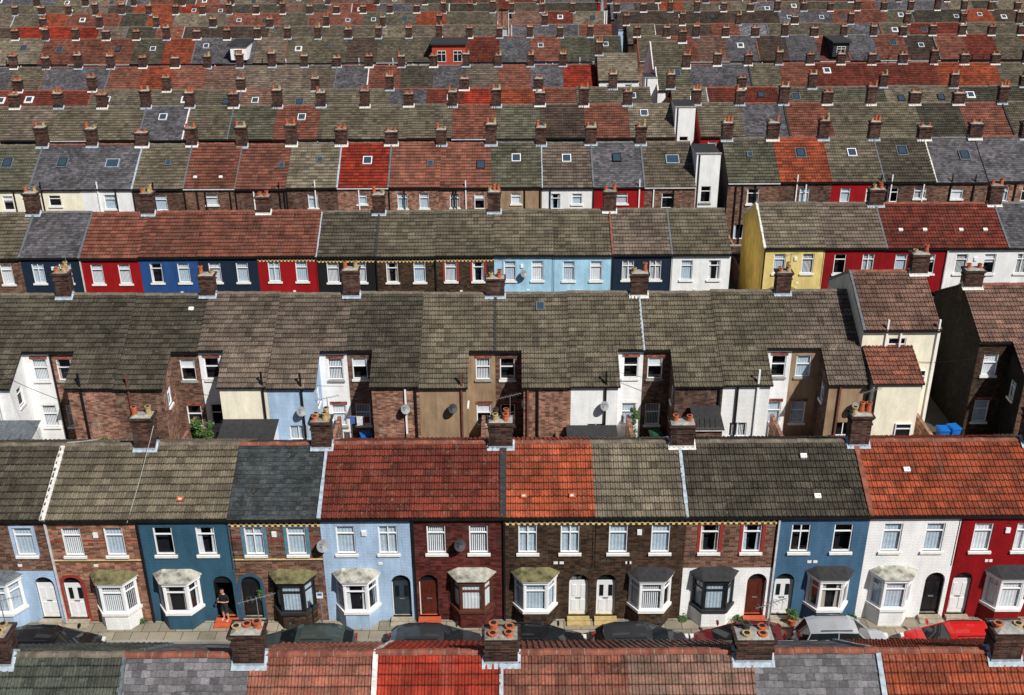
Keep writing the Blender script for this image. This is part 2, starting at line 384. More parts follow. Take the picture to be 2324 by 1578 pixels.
def win(mb,a,b,c,d,frame='upvc_white',cur=None,y=.06,tr=.28,mull=False,t=.055,dep=.4,lod=0):
    if cur is None: cur=random.choice(CUR)
    mb.box(a,a+t,y,y+.07,c,d,frame,'k'); mb.box(b-t,b,y,y+.07,c,d,frame,'k')
    mb.box(a+t,b-t,y+.002,y+.07,d-t,d,frame,'k'); mb.box(a+t,b-t,y+.002,y+.07,c,c+t,frame,'k')
    if lod<2:
        if tr: 
            zt=d-(d-c)*tr; mb.box(a+t,b-t,y+.005,y+.065,zt-.025,zt+.025,frame,'k')
        if mull: mb.box((a+b)/2-.025,(a+b)/2+.025,y+.008,y+.062,c+t,d-t,frame,'k')
    mb.poly([(a+t,y+.035,c+t),(b-t,y+.035,c+t),(b-t,y+.035,d-t),(a+t,y+.035,d-t)],'glass')
    mb.box(a,b,y+.072,y+dep,c,d,'room_dark','f')
    yc=y+.10; A,B,C,D=a+.01,b-.01,c+.01,d-.01
    if cur=='net' or cur=='white':
        m='curtain_net' if cur=='net' else 'curtain_white'
        n=max(4,int((B-A)/.07)) if lod==0 else 1
        for i in range(n):
            xa=A+(B-A)*i/n; xb=A+(B-A)*(i+1)/n; o1=.02*(i%2); o2=.02*((i+1)%2)
            mb.poly([(xa,yc+o1,C),(xb,yc+o2,C),(xb,yc+o2,D),(xa,yc+o1,D)],m)
    elif cur=='blinds':
        n=max(3,int((B-A)/.085)); wd=(B-A)/n
        for i in range(n):
            xa=A+wd*i; mb.poly([(xa,yc,C),(xa+wd*.6,yc+.03,C),(xa+wd*.6,yc+.03,D),(xa,yc,D)],'curtain_white')
    elif cur=='half':
        q=(B-A)*random.uniform(.16,.3); m=random.choice(['curtain_net','curtain_beige','curtain_white'])
        mb.poly([(A,yc,C),(A+q,yc,C),(A+q*.8,yc,D),(A,yc,D)],m); mb.poly([(B-q,yc,C),(B,yc,C),(B,yc,D),(B-q*.8,yc,D)],m)
    elif cur=='roller':
        mb.poly([(A,yc,D-(D-C)*.45),(B,yc,D-(D-C)*.45),(B,yc,D),(A,yc,D)],'curtain_white')
def sill(mb,a,b,c,m): mb.box(a-.09,b+.09,-.09,.06,c-.12,c,m)

def bay(mb,cx,base,frame,roofm,cur,sillm):
    M0=mb.M if mb.M is not None else Matrix.Identity(4)
    mb.M=M0@T(cx,0,0)
    W,Wf,Pj=.93,.52,.58
    def out(o): return [(-W-o,0),(-Wf-o*.55,-Pj-o),(Wf+o*.55,-Pj-o),(W+o,0)]
    def band(z0,z1,o,m):
        q=out(o)
        for i in range(3): mb.poly([(*q[i],z0),(*q[i+1],z0),(*q[i+1],z1),(*q[i],z1)],m)
        mb.poly([(*p,z1) for p in q],m); mb.poly([(*p,z0) for p in q[::-1]],m)
    band(-.2,.88,0,base); band(.88,1.02,.08,sillm); band(2.44,2.62,.05,frame); band(2.621,2.68,.13,frame)
    q=out(.0)
    keep=mb.M
    for i in range(3):
        p,n=Vector((*q[i],0)),Vector((*q[i+1],0)); L=(n-p).length; an=math.degrees(math.atan2(n.y-p.y,n.x-p.x))
        mb.M=keep@T(p.x,p.y,0)@RZ(an)
        mb.box(-.01,.07,.0,.08,1.02,2.44,frame); mb.box(L-.07,L+.01,.001,.08,1.02,2.44,frame)
        win(mb,.07,L-.07,1.02,2.44,frame,cur,.02,.26,False,.05,.2)
    mb.M=keep
    q=out(.16); top=[(-.62,0,2.92),(.62,0,2.92)]
    z=2.682
    mb.poly([(*q[0],z),(*q[1],z),top[0]],roofm); mb.poly([(*q[1],z),(*q[2],z),top[1],top[0]],roofm); mb.poly([(*q[2],z),(*q[3],z),top[1]],roofm)
    mb.poly([(*p,z) for p in q[::-1]],roofm)
    mb.M=M0
def door(mb,mwl,cx,dm,wm,surround,stepm,fan='room_dark',open_=False):
    hw=.43; zb=.24; zs=2.1; top=zs+hw
    n=8; arc=[(cx-hw*math.cos(math.pi*i/n),zs+hw*math.sin(math.pi*i/n)) for i in range(n+1)]
    for i in range(n):
        (xa,za),(xb,zb2)=arc[i],arc[i+1]
        mwl.poly([(xa,0,za),(xb,0,zb2),(xb,0,top),(xa,0,top)],wm)
        mwl.poly([(xa,0,za),(xa,.2,za),(xb,.2,zb2),(xb,0,zb2)],wm)
    y=.17
    mb.poly([(arc[i][0],y,arc[i][1]) for i in range(n+1)],fan)
    mb.box(cx-hw,cx+hw,y-.01,y+.05,zs-.06,zs,'upvc_white' if dm=='door_white' else dm)
    fm='upvc_white' if dm!='door_black' else dm
    if not open_:
        mb.box(cx-hw+.04,cx+hw-.04,y,y+.05,zb,zs-.06,dm)
        mb.box(cx-hw,cx-hw+.04,y-.02,y+.05,zb,zs-.06,fm); mb.box(cx+hw-.04,cx+hw,y-.02,y+.05,zb,zs-.06,fm)
        gl=random.random()<.6
        for px in(-.2,.2):
            mb.box(cx+px-.12,cx+px+.12,y-.018,y,zb+.2,zb+.8,dm)
            mb.box(cx+px-.09,cx+px+.09,y-.016,y,zb+1.0,zb+1.6,'glass_car' if gl else dm)
        mb.box(cx-.12,cx+.12,y-.03,y-.017,zb+.86,zb+.92,'aerial_metal')
    else:
        mb.box(cx-hw,cx+hw,y+.06,y+1.2,zb,zs,'room_dark','f'); mb.box(cx-hw,cx-hw+.05,y,y+.75,zb,zs-.06,dm); mb.box(cx+hw-.05,cx+hw,y,y+.06,zb,zs-.06,'upvc_white')
    mb.box(cx-hw,cx+hw,.0,.25,zb-.05,zb,stepm)
    if surround:
        R1,R0=hw+.15,hw+.003
        for i in range(n):
            a0,a1=math.pi*i/n,math.pi*(i+1)/n
            p=[(cx-R0*math.cos(a0),-.02,zs+R0*math.sin(a0)),(cx-R0*math.cos(a1),-.02,zs+R0*math.sin(a1)),(cx-R1*math.cos(a1),-.02,zs+R1*math.sin(a1)),(cx-R1*math.cos(a0),-.02,zs+R1*math.sin(a0))]
            mb.poly(p,surround)
        mb.box(cx-R1,cx-R0,-.02,-.001,-.1,zs,surround); mb.box(cx+R0,cx+R1,-.02,-.001,-.1,zs,surround)
    mb.box(cx-.5,cx+.5,-.28,-.001,0.05,.235,stepm); mb.box(cx-.52,cx+.52,-.52,-.281,-.05,.15,stepm)
    return (cx-hw,cx+hw,zb,top)
def dish(mb,x,y,z,m):
    c=Vector((x,y-.28,z)); d=Vector((.5,-.75,.45)).normalized(); a=d.orthogonal().normalized(); b=d.cross(a)
    n=14; r=.28
    ring=[c+(a*math.cos(2*math.pi*i/n)+b*math.sin(2*math.pi*i/n))*r+d*.06 for i in range(n)]
    for i in range(n): mb.poly([tuple(c),tuple(ring[i]),tuple(ring[(i+1)%n])],m,smooth=True)
    mb.tube((x,y,z-.2),tuple(c),.02,.02,m,5); mb.tube(tuple(c-b*.2),tuple(c+d*.3-b*.1),.012,.012,m,4); 
    e=c+d*.3-b*.1; mb.tube(tuple(e),tuple(e+d*.06),.03,.03,m,6)
def skylight(mb,x,t,E,s,wd,ht,mat='frame_black',gl='glass_roof',flash=None):
    keep=mb.M; mb.M=T(x,0,E)@Matrix.Rotation(math.atan(s),4,'X')
    mb.box(-wd/2,wd/2,t,t+.06,.0,.18,mat); mb.box(-wd/2,wd/2,t+ht-.06,t+ht,0,.18,mat)
    mb.box(-wd/2,-wd/2+.06,t+.06,t+ht-.06,0,.18,mat); mb.box(wd/2-.06,wd/2,t+.06,t+ht-.06,0,.18,mat)
    mb.poly([(-wd/2+.06,t+.06,.15),(wd/2-.06,t+.06,.15),(wd/2-.06,t+ht-.06,.15),(-wd/2+.06,t+ht-.06,.15)],gl)
    if flash:
        mb.box(-wd/2-.1,wd/2+.1,t-.12,t-.001,0,.125,flash); mb.box(-wd/2-.1,wd/2+.1,t+ht+.001,t+ht+.1,0,.125,flash)
        mb.box(-wd/2-.1,-wd/2-.001,t,t+ht,0,.125,flash); mb.box(wd/2+.001,wd/2+.1,t,t+ht,0,.125,flash)
    mb.M=keep

REAR=['brick_brown','brick_common','brick_sooty','brick_brown','brick_common','paint_white','render_tan','render_cream','paint_lightblue','render_white','brick_red']
FRONT=['brick_brown','brick_dark','paint_white','paint_lightblue','paint_red','paint_navy','brick_orange','brick_maroon','paint_cream','paint_teal']
def house(X,Y,base,w,r,s,E,vis,lod,sp):
    jz=sp.get('jz',random.uniform(-.06,.06)); root=mkobj('terraced_house',None,None,(X,Y,base+jz))
    root.empty_display_size=.5
    rk=sp['roof']; mw=MB(); mo=MB()
    e=.002
    up=sp.get('up') or random.choice(FRONT if vis=='F' else REAR); lo=sp.get('lo',up); gab=sp.get('gable',up)
    other=sp.get('other') or random.choice(REAR if vis=='F' else FRONT)
    split=2.85
    mf=lambda z:(lo if z<split else up)
    def front(vm,lod,mf,upm):
        ops=[]; mir=sp.get('mir',False)
        fx=lambda q:(w*(1-q) if mir else w*q)
        fr=sp.get('frame','upvc_white'); sm=sp.get('sill','stone_white')
        cu=sp.get('cur'); z0,z1=E-1.92,E-.48
        for k,q in enumerate((.27,.735)):
            c=fx(q); a,b=c-.41,c+.41
            ops.append((a,b,z0,z1))
            win(mo,a,b,z0,z1,fr,(cu[k] if cu else None),.04,.27,random.random()<.15,lod=lod)
            sill(mo,a,b,z0,sm)
            if sp.get('surr') and lod==0:
                mo.box(a-.14,a,-.015,0.0,z0,z1,sp['surr'],'k'); mo.box(b,b+.14,-.015,0,z0,z1,sp['surr'],'k'); mo.box(a-.14,b+.14,-.017,0,z1+.001,z1+.1,sp['surr'],'k')
        if lod==0:
            bc=fx(.355); bay(mo,bc,sp.get('baybase',lo),sp.get('bayframe','upvc_white'),sp.get('bayroof',random.choice(['bay_mossy','felt_dark','lead','bay_stone'])),cu[2] if cu else random.choice(CUR),sp.get('baysill','stone_white'))
            dc=fx(.845)
            ops.append(door(mo,mw,dc,sp.get('door',random.choice(['door_white','door_black','door_brown'])),mf(2),sp.get('surround'),sp.get('step','step_stone'),open_=sp.get('open',False),fan=sp.get('fan','glass_car')))
        else:
            bc=fx(.33); ops.append((bc-.7,bc+.7,1.0,2.4)); win(mo,bc-.7,bc+.7,1.0,2.4,fr,None,.07,.27,True,lod=lod)
            dc=fx(.82); ops.append((dc-.45,dc+.45,.15,2.3)); mo.box(dc-.45,dc+.45,.06,.1,.15,2.3,'door_white')
        wall(mw,e,w-e,-.6,E,ops,mf,.1,(split,))
        if sp.get('dentil') and lod==0:
            n=int(w/.12); dw=w/n
            for j in range(2):
                for i in range(n):
                    x=i*dw; m='dentil_yellow' if (i+j)%2 else 'dentil_dark'
                    mo.box(x,x+dw,-.035 if (i+j)%2 else -.02,-.001,E-.44+j*.10,E-.34+j*.10,m,'klr')
        if sp.get('bands'):
            for z,m in ((z0-.35,'dentil_dark'),(z0-.28,'dentil_yellow'),(z0+.75,'band_red')):
                xs=[0,fx(.27)-.43,fx(.27)+.43,fx(.735)-.43,fx(.735)+.43,w]; xs.sort()
                for i in ((0,1),(2,3),(4,5)) if z>z0 else ((0,5),):
                    mo.box(xs[i[0]]+.01,xs[i[1]]-.01,-.008,-.001,z,z+.07,m,'k')
        if lod==0:
            if random.random()<.3: 
                x=fx(.5)+random.uniform(-.2,.2); mo.box(x-.10,x+.10,-.07,-.001,E-.95,E-.70,'alarm_white')
            if sp.get('dish'): dish(mo,w*sp['dish'],0,E-1.3,sp.get('dishm','dish_grey'))
            for i in range(random.randint(0,2)): 
                x=fx(.6)+random.uniform(-.1,.3); mo.box(x-.09,x+.09,-.03,-.001,3.1,3.22,'stone_white')
            if random.random()<.6:
                x=fx(.985); mo.box(x-.01,x+.01,-.02,-.001,2.9,E-.2,'gutter_black')
    def rear(lod,um):
        side=sp.get('side'); ops=[]
        if side and lod<2 and sp.get('out',True):
            ow=sp.get('ow',w-1.55); d=sp.get('d',2.15); om=sp.get('outm') or random.choice(REAR); sm_=sp.get('sidem',om)
            gx0,gx1=(ow,w) if side=='L' else (0,w-ow); gc=(gx0+gx1)/2+ (.1 if side=='L' else -.1)
            for (c,dd) in ((3.95,5.3),(.95,2.35)):
                ops.append((gc-.42,gc+.42,c,dd)); win(mo,gc-.42,gc+.42,c,dd,'upvc_white',None,.04,.4,lod=0); sill(mo,gc-.4,gc+.4,c,random.choice(['stone_white','stone_grey']))
                mo.box(gc-.5,gc+.5,-.012,.03,dd+.001,dd+.2,random.choice(['brick_red','brick_red',um]),'k')
            ox0,ox1=(e,ow) if side=='L' else (w-ow,w-e); zt=E-d*s-.02
            mw.M=mo.M=T(ox0,-d,0); W=ox1-ox0
            oops=[]
            q=sp.get('endwin')
            if q is None: q=random.choice([0,0,1,2])
            if q:
                wc=W*random.uniform(.35,.65); oops.append((wc-.5,wc+.5,1.3,2.2)); win(mo,wc-.5,wc+.5,1.3,2.2,'upvc_white',None,.04,0,True); sill(mo,wc-.5,wc+.5,1.3,'stone_white')
            wall(mw,0,W,-.6,zt,oops,lambda z:om)
            for _ in range(random.choice([1,2])):
                x=W*random.choice([.08,.3,.72,.92])+random.uniform(-.05,.05) ; pm=random.choice(['upvc_white','pipe_rust','gutter_black','gutter_black'])
                mo.box(x-.05,x+.05,-.12,-.02,-.2,zt+random.choice([0,0,.9]),pm)
            mo.box(0,W,-.14,-.03,zt-.1,zt,random.choice(['gutter_black','gutter_black','gutter_black','gutter_white']))
            if random.random()<.6: dish(mo,W*.7,0,random.uniform(2.8,3.7),random.choice(['dish_grey','dish_dark']))
            if random.random()<.4: x=W*.45; mo.box(x-.15,x+.15,-.2,-.01,2.7,2.95,'alarm_white')
            if side=='L': M=T(ow,-d,0)@RZ(90)
            else: M=T(w-ow,0,0)@RZ(-90)
            mw.M=mo.M=M
            so=[(.7,1.35,3.0,4.1)] ; 
            wall(mw,0,d,-.6,zt-.02,so,lambda z:sm_); win(mo,*so[0],'upvc_white',None,.04,.3); sill(mo,.75,1.3,3.0,'stone_white')
            z1=zt+d*s
            tri=[(0,0,zt-.02),(d,0,zt-.02),(d,0,z1)] if side=='L' else [(0,0,zt-.02),(d,0,zt-.02),(0,0,z1)]
            mw.poly(tri,sm_)
            mw.M=mo.M=None
            orf=MB(); orf.m('R0'); L=math.hypot(d+.2,(d+.2)*s)
            slope(orf,round(W+.1,3),-d-.18,E-(d+.18)*s,s,L,R[rk][2],ox0-(.1 if side=='R' else 0),.035)
            o=mkobj('outrigger_roof',orf.mesh('outrigger_roof'),root); setmat(o,0,'roof_'+rk)
        else:
            n=sp.get('rw') or random.choice([1,1,2])
            for i in range(n):
                c=w*((i+.5)/n)+random.uniform(-.3,.3); hh=random.choice([.9,1.2,1.3]); hw=random.choice([.4,.42,.5])
                ops.append((c-hw,c+hw,E-.55-hh,E-.55)); win(mo,c-hw,c+hw,E-.55-hh,E-.55,'upvc_white',None,.04,.3,lod=max(0,lod)); sill(mo,c-hw,c+hw,E-.55-hh,'stone_white')
            c=w*.3; ops.append((c-.5,c+.5,.9,2.2)); win(mo,c-.5,c+.5,.9,2.2,'upvc_white',None,.06,.3,lod=2)
            for i in range(random.randint(1,3)):
                x=random.uniform(.1,w-.1); mo.box(x-.045,x+.045,-.11,-.02,-.3,E+random.choice([-.1,-.1,.6]),random.choice(['gutter_black','gutter_black','upvc_white']))
        wall(mw,e,w-e,-.6,E,ops,lambda z:um)
    if vis=='F': front('v',lod,mf,up)
    else: rear(lod,up)
    B=T(w,2*r,0)@RZ(180)
    mw.M=mo.M=B
    ops=[(w*.3-.45,w*.3+.45,3.9,5.2),(w*.3-.5,w*.3+.5,.95,2.3)]
    for q in ops: win(mo,*q,'upvc_white','net',lod=2)
    if vis=='R':
        ops.append((w*.8-.42,w*.8+.42,.15,2.3)); mo.box(w*.8-.42,w*.8+.42,.06,.1,.15,2.3,'door_white')
    wall(mw,e,w-e,-.6,E,ops,lambda z:other)
    mw.M=mo.M=None
    zr=E+r*s
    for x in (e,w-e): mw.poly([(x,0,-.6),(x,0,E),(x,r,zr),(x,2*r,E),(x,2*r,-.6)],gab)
    gm=random.choice(['gutter_black','gutter_black','gutter_black','gutter_black','gutter_white'])
    if lod==0: gm='gutter_black'
    mo.box(0,w,-.17,-.07,E-.13,E-.05,gm); mo.box(0,w,-.069,-.003,E-.16,E-.05,'gutter_black')
    mo.box(0,w,2*r+.07,2*r+.17,E-.13,E-.05,gm)
    if random.random()<.35: mo.box(-.0,.08,-.11,-.025,0,E-.1,random.choice(['gutter_black','gutter_black','gutter_white']))
    slen=math.hypot(r,r*s)
    sk=sp.get('sky')
    if sk is None:
        sk=[]
        pr=sp.get('skyp',.12)
        if random.random()<pr: sk=[(random.uniform(.35,.65),random.uniform(.45,.62),random.choice(['blue','blue','white','small','white','white']))]
    for q,tt,kd in sk:
        if kd=='vent': skylight(mo,w*q,slen*tt,E,s,.28,.22,'stone_white','mortar_white')
        elif kd=='ventred': skylight(mo,w*q,slen*tt,E,s,.28,.22,'pot_terracotta','mortar_white')
        elif kd=='white': skylight(mo,w*q,slen*tt,E,s,.75,.85,'upvc_white','glass_roof','mortar_white' if random.random()<.3 else None)
        elif kd=='small': skylight(mo,w*q,slen*tt,E,s,.5,.6,'lead','glass_roof')
        elif kd=='big': skylight(mo,w*q,slen*tt,E,s,1.1,.95,'lead_pale','glass_roof')
        elif kd=='solar':
            for i in range(3): skylight(mo,w*.25+i*.85,slen*tt,E,s,.84,1.6,'frame_black','solar_dark')
        else: skylight(mo,w*q,slen*tt,E,s,.72,.9,'frame_black','glass_roof',random.choice([None,'lead']))
    if sp.get('verge'):
        vm=sp['verge']; vw=sp.get('vw',.065)
        for M in (None,B):
            xx=0 if M is None else w
            a=math.atan(s); mo.M=(M if M is not None else Matrix.Identity(4))@T(xx,0,E)@Matrix.Rotation(a,4,'X')
            n=6
            for i in range(n):
                t0=-.12+(slen+.16)*i/n; t1=-.12+(slen+.16)*(i+1)/n; q=random.uniform(-.01,.02)
                mo.box(-vw-q,vw+q,t0,t1-.004,0.0,.13+random.uniform(-.008,.01),vm)
        mo.M=None
    mkobj('walls',mw.mesh('walls'),root); mkobj('windows_and_trim',mo.mesh('windows_and_trim'),root)
    ro=mkobj('roof',roof_mesh(w,r,s,E,R[rk][2]),root); setmat(ro,0,'roof_'+rk); setmat(ro,1,ridge_for(rk))
    if sp.get('chim'):
        c=mkobj('chimney',chimney_mesh(sp.get('cv',random.randint(0,8)),s,sp.get('dh',0)),root,(sp.get('cx',0),r,zr)); c.scale=(sp.get('cs',1),1,random.uniform(.9,1.08) if not sp.get('dh') else 1)
    return root

WEI=['khaki']*8+['khaki2']*3+['dark']*5+['taupe']*3+['pinkbrown']*2+['redbrown']*4+['salmon']*2+['dullred']*2+['olive']*2+['slate']*3+['slategrey','darkbrown','darkbrown']
def pick():
    if random.random()<.03: return 'brightred'
    if random.random()<.05: return 'orange'
    return random.choice(WEI)
def vergep(p):
    return random.choice(['lead_pale','mortar_white','lead','lead','ridge_red','felt_dark']) if random.random()<p else None
def fill(Xa,Xb,w,Y,base,r,s,vis,lod,each,E=5.8,roofs=None,start=0):
    n=max(1,round((Xb-Xa)/w)); w=round((Xb-Xa)/n,3)
    prev=None
    for i in range(n):
        rk=roofs[i] if roofs and i<len(roofs) else (prev if (prev and random.random()<.25) else pick())
        sp=dict(roof=rk,chim=(each or (i+start)%2==0),skyp=.5 if vis=='R' else .12,verge=vergep(.35) if rk!=prev else None,side='L' if i%2 else 'R',out=False,mir=bool(i%2))
        house(Xa+i*w,Y,base,w,r,s,E,vis,lod,sp); prev=rk
# ------------------------------------------------------------ ROW 0
r0=3.6;s0=.76;Yr0=Yof(1478,5.8+r0*s0+.1);Y0=Yr0-r0
S0=scl(Yr0,8.5); w0=284/S0; X0=(1127-1162)/S0+.1
roofs0={-6:'khaki',-5:'greengrey',-4:'greengrey',-3:'slategrey',-2:'salmon',-1:'brightred',0:'salmon',1:'pinkbrown',2:'slategrey',3:'orange',4:'orange',5:'khaki'}
for k,rk in roofs0.items():
    house(X0+k*w0,Y0,0,w0,r0,s0,5.8,'R',1,dict(roof=rk,jz=random.uniform(-.03,.03),chim=(k%2==0),side='L' if k%2 else 'R',ow=2.5,verge={-3:'lead',-1:'mortar_white',1:None,3:'lead_pale',0:'lead_pale'}.get(k),sky=[],cs=1.08,dh=.42,cv=[3,1,6,2,0,4,7,5,3,6,8,1][k+6]))
# ------------------------------------------------------------ ROW 1
E1=5.6; Y1=Yof(1408,0); s1=.53; r1=(CZ-E1-Tan(1006)*Y1)/(Tan(1006)+s1); sc1=scl(Y1,E1); w1=208.75/sc1; XB=Xof(96,Y1,E1)
row1=[
 (-3,dict(roof='khaki',up='paint_white',mir=True)),
 (-2,dict(roof='dark',up='brick_brown',chim=1)),
 (-1,dict(roof='dark',up='brick_brown',lo='paint_lightblue',surr='paint_lightblue',baybase='paint_lightblue',door='door_white',surround='paint_lightblue',cur=('net','net','net'),chim=0)),
 (0,dict(roof='khaki',up='brick_orange',mir=True,door='door_white',surround='band_red',cur=('net','blinds','blinds'),baybase='paint_white',bayroof='bay_mossy',verge='mortar_white',vw=.11,bands=1,sky=[])),
 (1,dict(roof='khaki',up='paint_teal',door='door_black',open=True,step='step_orange',cur=('dark','half','half'),baybase='paint_teal',bayroof='bay_stone',chim=1,cx=-.2,cv=5,sky=[(.46,.2,'ventred')])),
 (2,dict(roof='slateblue',up='brick_brown',mir=True,door='door_black',surround='paint_teal',surr='sill_teal',cur=('net','net','net'),baybase='brick_dark',bayframe='frame_black',bayroof='bay_mossy',baysill='paint_sill_dark',dentil=1,bands=1,step='step_stone',sky=[])),
 (3,dict(roof='dullred',up='paint_lightblue',door='door_slate',cur=('net','net','half'),baybase='paint_lightblue',bayroof='bay_stone',chim=1,cx=-.2,cv=6,sky=[],dish=.02,verge='lead_pale')),
 (4,dict(roof='dullred',up='brick_maroon',mir=True,door='door_brown',cur=('blinds','blinds','white'),baybase='brick_maroon',bayframe='frame_brown',bayroof='bay_stone',baysill='frame_brown',step='step_orange',sky=[],dish=.52,dishm='dish_dark')),
 (5,dict(roof='orange',up='brick_dark',door='door_white',cur=('net','net','net'),baybase='brick_dark',bayroof='bay_mossy',chim=1,cx=-.1,cv=3,dentil=1,step='step_yellow',verge='felt_dark',vw=.14,sky=[(.23,.22,'ventred'),(.76,.22,'ventred')])),
 (6,dict(roof='khaki2',up='brick_dark',mir=True,door='door_white',cur=('net','net','blinds'),baybase='brick_dark',bayroof='felt_dark',dentil=1,step='step_yellow',sky=[])),
 (7,dict(roof='dark',up='brick_brown',lo='paint_white',surr='band_red',door='door_brown',cur=('half','half','net'),baybase='paint_white',bayframe='frame_black',baysill='paint_sill_dark',bayroof='felt_dark',dentil=1,chim=1,cx=.1,cv=2,step='step_orange',verge='lead_pale',sky=[])),
 (8,dict(roof='dark',up='paint_steel',mir=True,door='door_white',cur=('dark','dark','half'),baybase='paint_steel',bayroof='felt_dark',sky=[(.38,.75,'vent'),(.45,.2,'vent')])),
 (9,dict(roof='orange',up='paint_white',door='door_black',cur=('net','net','net'),baybase='paint_white',bayroof='bay_stone',chim=1,cx=.1,cv=0,verge='ridge_red',vw=.1,sky=[(.5,.55,'vent')])),
 (10,dict(roof='orange',up='paint_deepred',mir=True,door='door_white',cur=('white','white','white'),baybase='paint_deepred',bayroof='felt_dark',sky=[])),
 (11,dict(roof='khaki',up='paint_cream',chim=1)),
 (12,dict(roof='dullred',up='brick_brown',mir=True)),
]
for k,sp in row1:
    sp.setdefault('side','L' if k%2==0 else 'R'); sp.setdefault('jz',random.uniform(-.02,.02))
    house(XB+k*w1,Y1,0,round(w1,3),r1,s1,E1,'F',0,sp)
# ------------------------------------------------------------ ROW 2
Y2=Yof(793,5.8); s2=.54; r2=(CZ-5.8-Tan(666)*Y2)/(Tan(666)+s2); S2=scl(Y2+r2,7.8); w2=round(162.5/S2,3); X2=(1125-1162)/S2
row2=[(-9,'khaki','paint_white','paint_white','paint_white'),(-8,'khaki','brick_brown','brick_brown','brick_brown'),
 (-7,'dark','paint_white','paint_white','paint_white'),(-6,'dark','brick_common','brick_common','brick_brown'),(-5,'dark','brick_brown','brick_brown','brick_common'),
 (-4,'taupe','render_white','render_cream','render_grey'),(-3,'taupe','paint_white','paint_lightblue','paint_lightblue'),
 (-2,'dark','brick_brown','brick_common','brick_brown'),(-1,'khaki','render_tan','render_tan','render_tan'),
 (0,'khaki','brick_brown','brick_common','brick_common'),(1,'khaki','paint_white','render_white','paint_white'),
 (2,'khaki','brick_sooty','brick_sooty','brick_sooty'),(3,'khaki','paint_white','paint_white','paint_white'),
 (4,'taupe','render_tan','render_tan','brick_sooty')]
for k,rk,um,om,sm in row2:
    side='R' if k%2==0 else 'L'
    wv=w2 if k!=4 else 3.75
    if k==-7: side='L'
    house(X2+k*w2,Y2,0,wv,r2,s2,5.8,'R',0,dict(roof=rk,up=um,outm=om,sidem=sm,side=side,chim=(k%2==0),ow=2.6 if k!=4 else 2.1,
      verge={-7:None,0:'felt_dark',2:'lead_pale'}.get(k),sky=[(.62,.68,'small')] if k==0 else ([(.8,.7,'vent')] if k==-5 else []),skyp=0))
XT=X2+4*w2+3.78
house(XT,Y2-.2,0,4.3,r2+.1,s2,7.0,'R',0,dict(roof='pinkbrown',up='render_cream',gable='render_cream',side='L',out=False,chim=1,cx=3.9,cv=4,sky=[],jz=0,rw=1,verge='lead'))
mb=MB(); wx,dp=2.6,2.6
mb.box(.0,wx,-dp,-.21,-.5,4.9,'render_cream'); m2=MB(); m2.m('R0'); slope(m2,wx+.2,-dp-.15,4.85,.42,3.0,'tile',-.1)
rt=mkobj('rear_wing',None,None,(XT+.15,Y2,0)); mkobj('walls',mb.mesh('walls'),rt); o=mkobj('roof',m2.mesh('roof'),rt); setmat(o,0,'roof_salmon')
mb=MB(); mb.M=T(0,-dp-.08,0); win(mb,1.5,2.4,1.3,2.4,'upvc_white','dark',0,.3,dep=.075); mb.M=T(0,-.29,0); win(mb,3.0,3.7,3.2,4.5,'upvc_white','dark',0,.3,dep=.075); mb.M=None; mb.box(.1,.18,-dp-.12,-dp-.02,0,4.7,'gutter_black'); mkobj('windows',mb.mesh('windows'),rt)
XR=26.2
for i,(rk,um) in enumerate((('pinkbrown','brick_sooty'),('pinkbrown','brick_brown'),('khaki','paint_white'),('redbrown','brick_brown'))):
    house(XR+i*4.15,Y2,0,4.15,r2,s2,6.1,'R',0,dict(roof=rk,up=um if i else 'brick_dark',gable='brick_shaded',outm=um,sidem='brick_shaded' if i==0 else um,side='R' if i%2==0 else 'L',ow=2.3,chim=(i%2==0),cx=.5 if i==0 else 0,sky=[]))  # gable and first side wall: shade painted in as near-black brick
def leanto(px,wd,m,roofm,z=2.4,dy=3.3):
    x=Xof(px,Y2-dy,z); b=MB(); b.box(0,wd,-.9,.9,-.2,z-.35,m); 
    b.poly([(-.1,-1.05,z-.4),(wd+.1,-1.05,z-.4),(wd+.1,1.0,z),(-.1,1.0,z)],roofm); b.poly([(-.1,-1.05,z-.46),(wd+.1,-1.05,z-.46),(wd+.1,-1.05,z-.4),(-.1,-1.05,z-.4)],'gutter_white')
    for i in range(1,5): b.box(wd*i/5-.015,wd*i/5+.015,-1.0,.95,z-.2,z-.19,roofm)
    mkobj('yard_lean_to',b.mesh('yard_lean_to'),None,(x,Y2-dy,0))
leanto(500,2.9,'render_white','felt_dark',2.7); leanto(-40,2.7,'paint_white','lead',2.7); leanto(1290,2.6,'brick_sooty','felt_dark',2.2); leanto(1575,1.4,'brick_brown','felt_dark',3.4)
x0,x1,yw=Xof(790,Y2-1.2,2),Xof(850,Y2-1.2,2),Y2-1.3
b=MB(); b.tube((x0,yw,2.3),(x1,yw,2.25),.01,.01,'cable_pale',4); xx=x0+.1
for m_,wd_,h_ in (('cloth_blue',.3,.5),('cloth_white',.35,.6),('cloth_red',.3,.4)):
    b.poly([(xx,yw-.01,2.27-h_),(xx+wd_*.9,yw+.04,2.29-h_),(xx+wd_,yw,2.27),(xx,yw,2.27)],m_); xx+=wd_+.08
mkobj('washing_line',b.mesh('washing_line'))
# yard fence panel in the alley gap
b=MB()
for i in range(9): b.box(i*.28,i*.28+.25,0,.03,0,1.6+.03*(i%2),'wood_fence')
mkobj('timber_fence',b.mesh('timber_fence'),None,(XT+4.5-2.2,Y2-3.0,-.06))
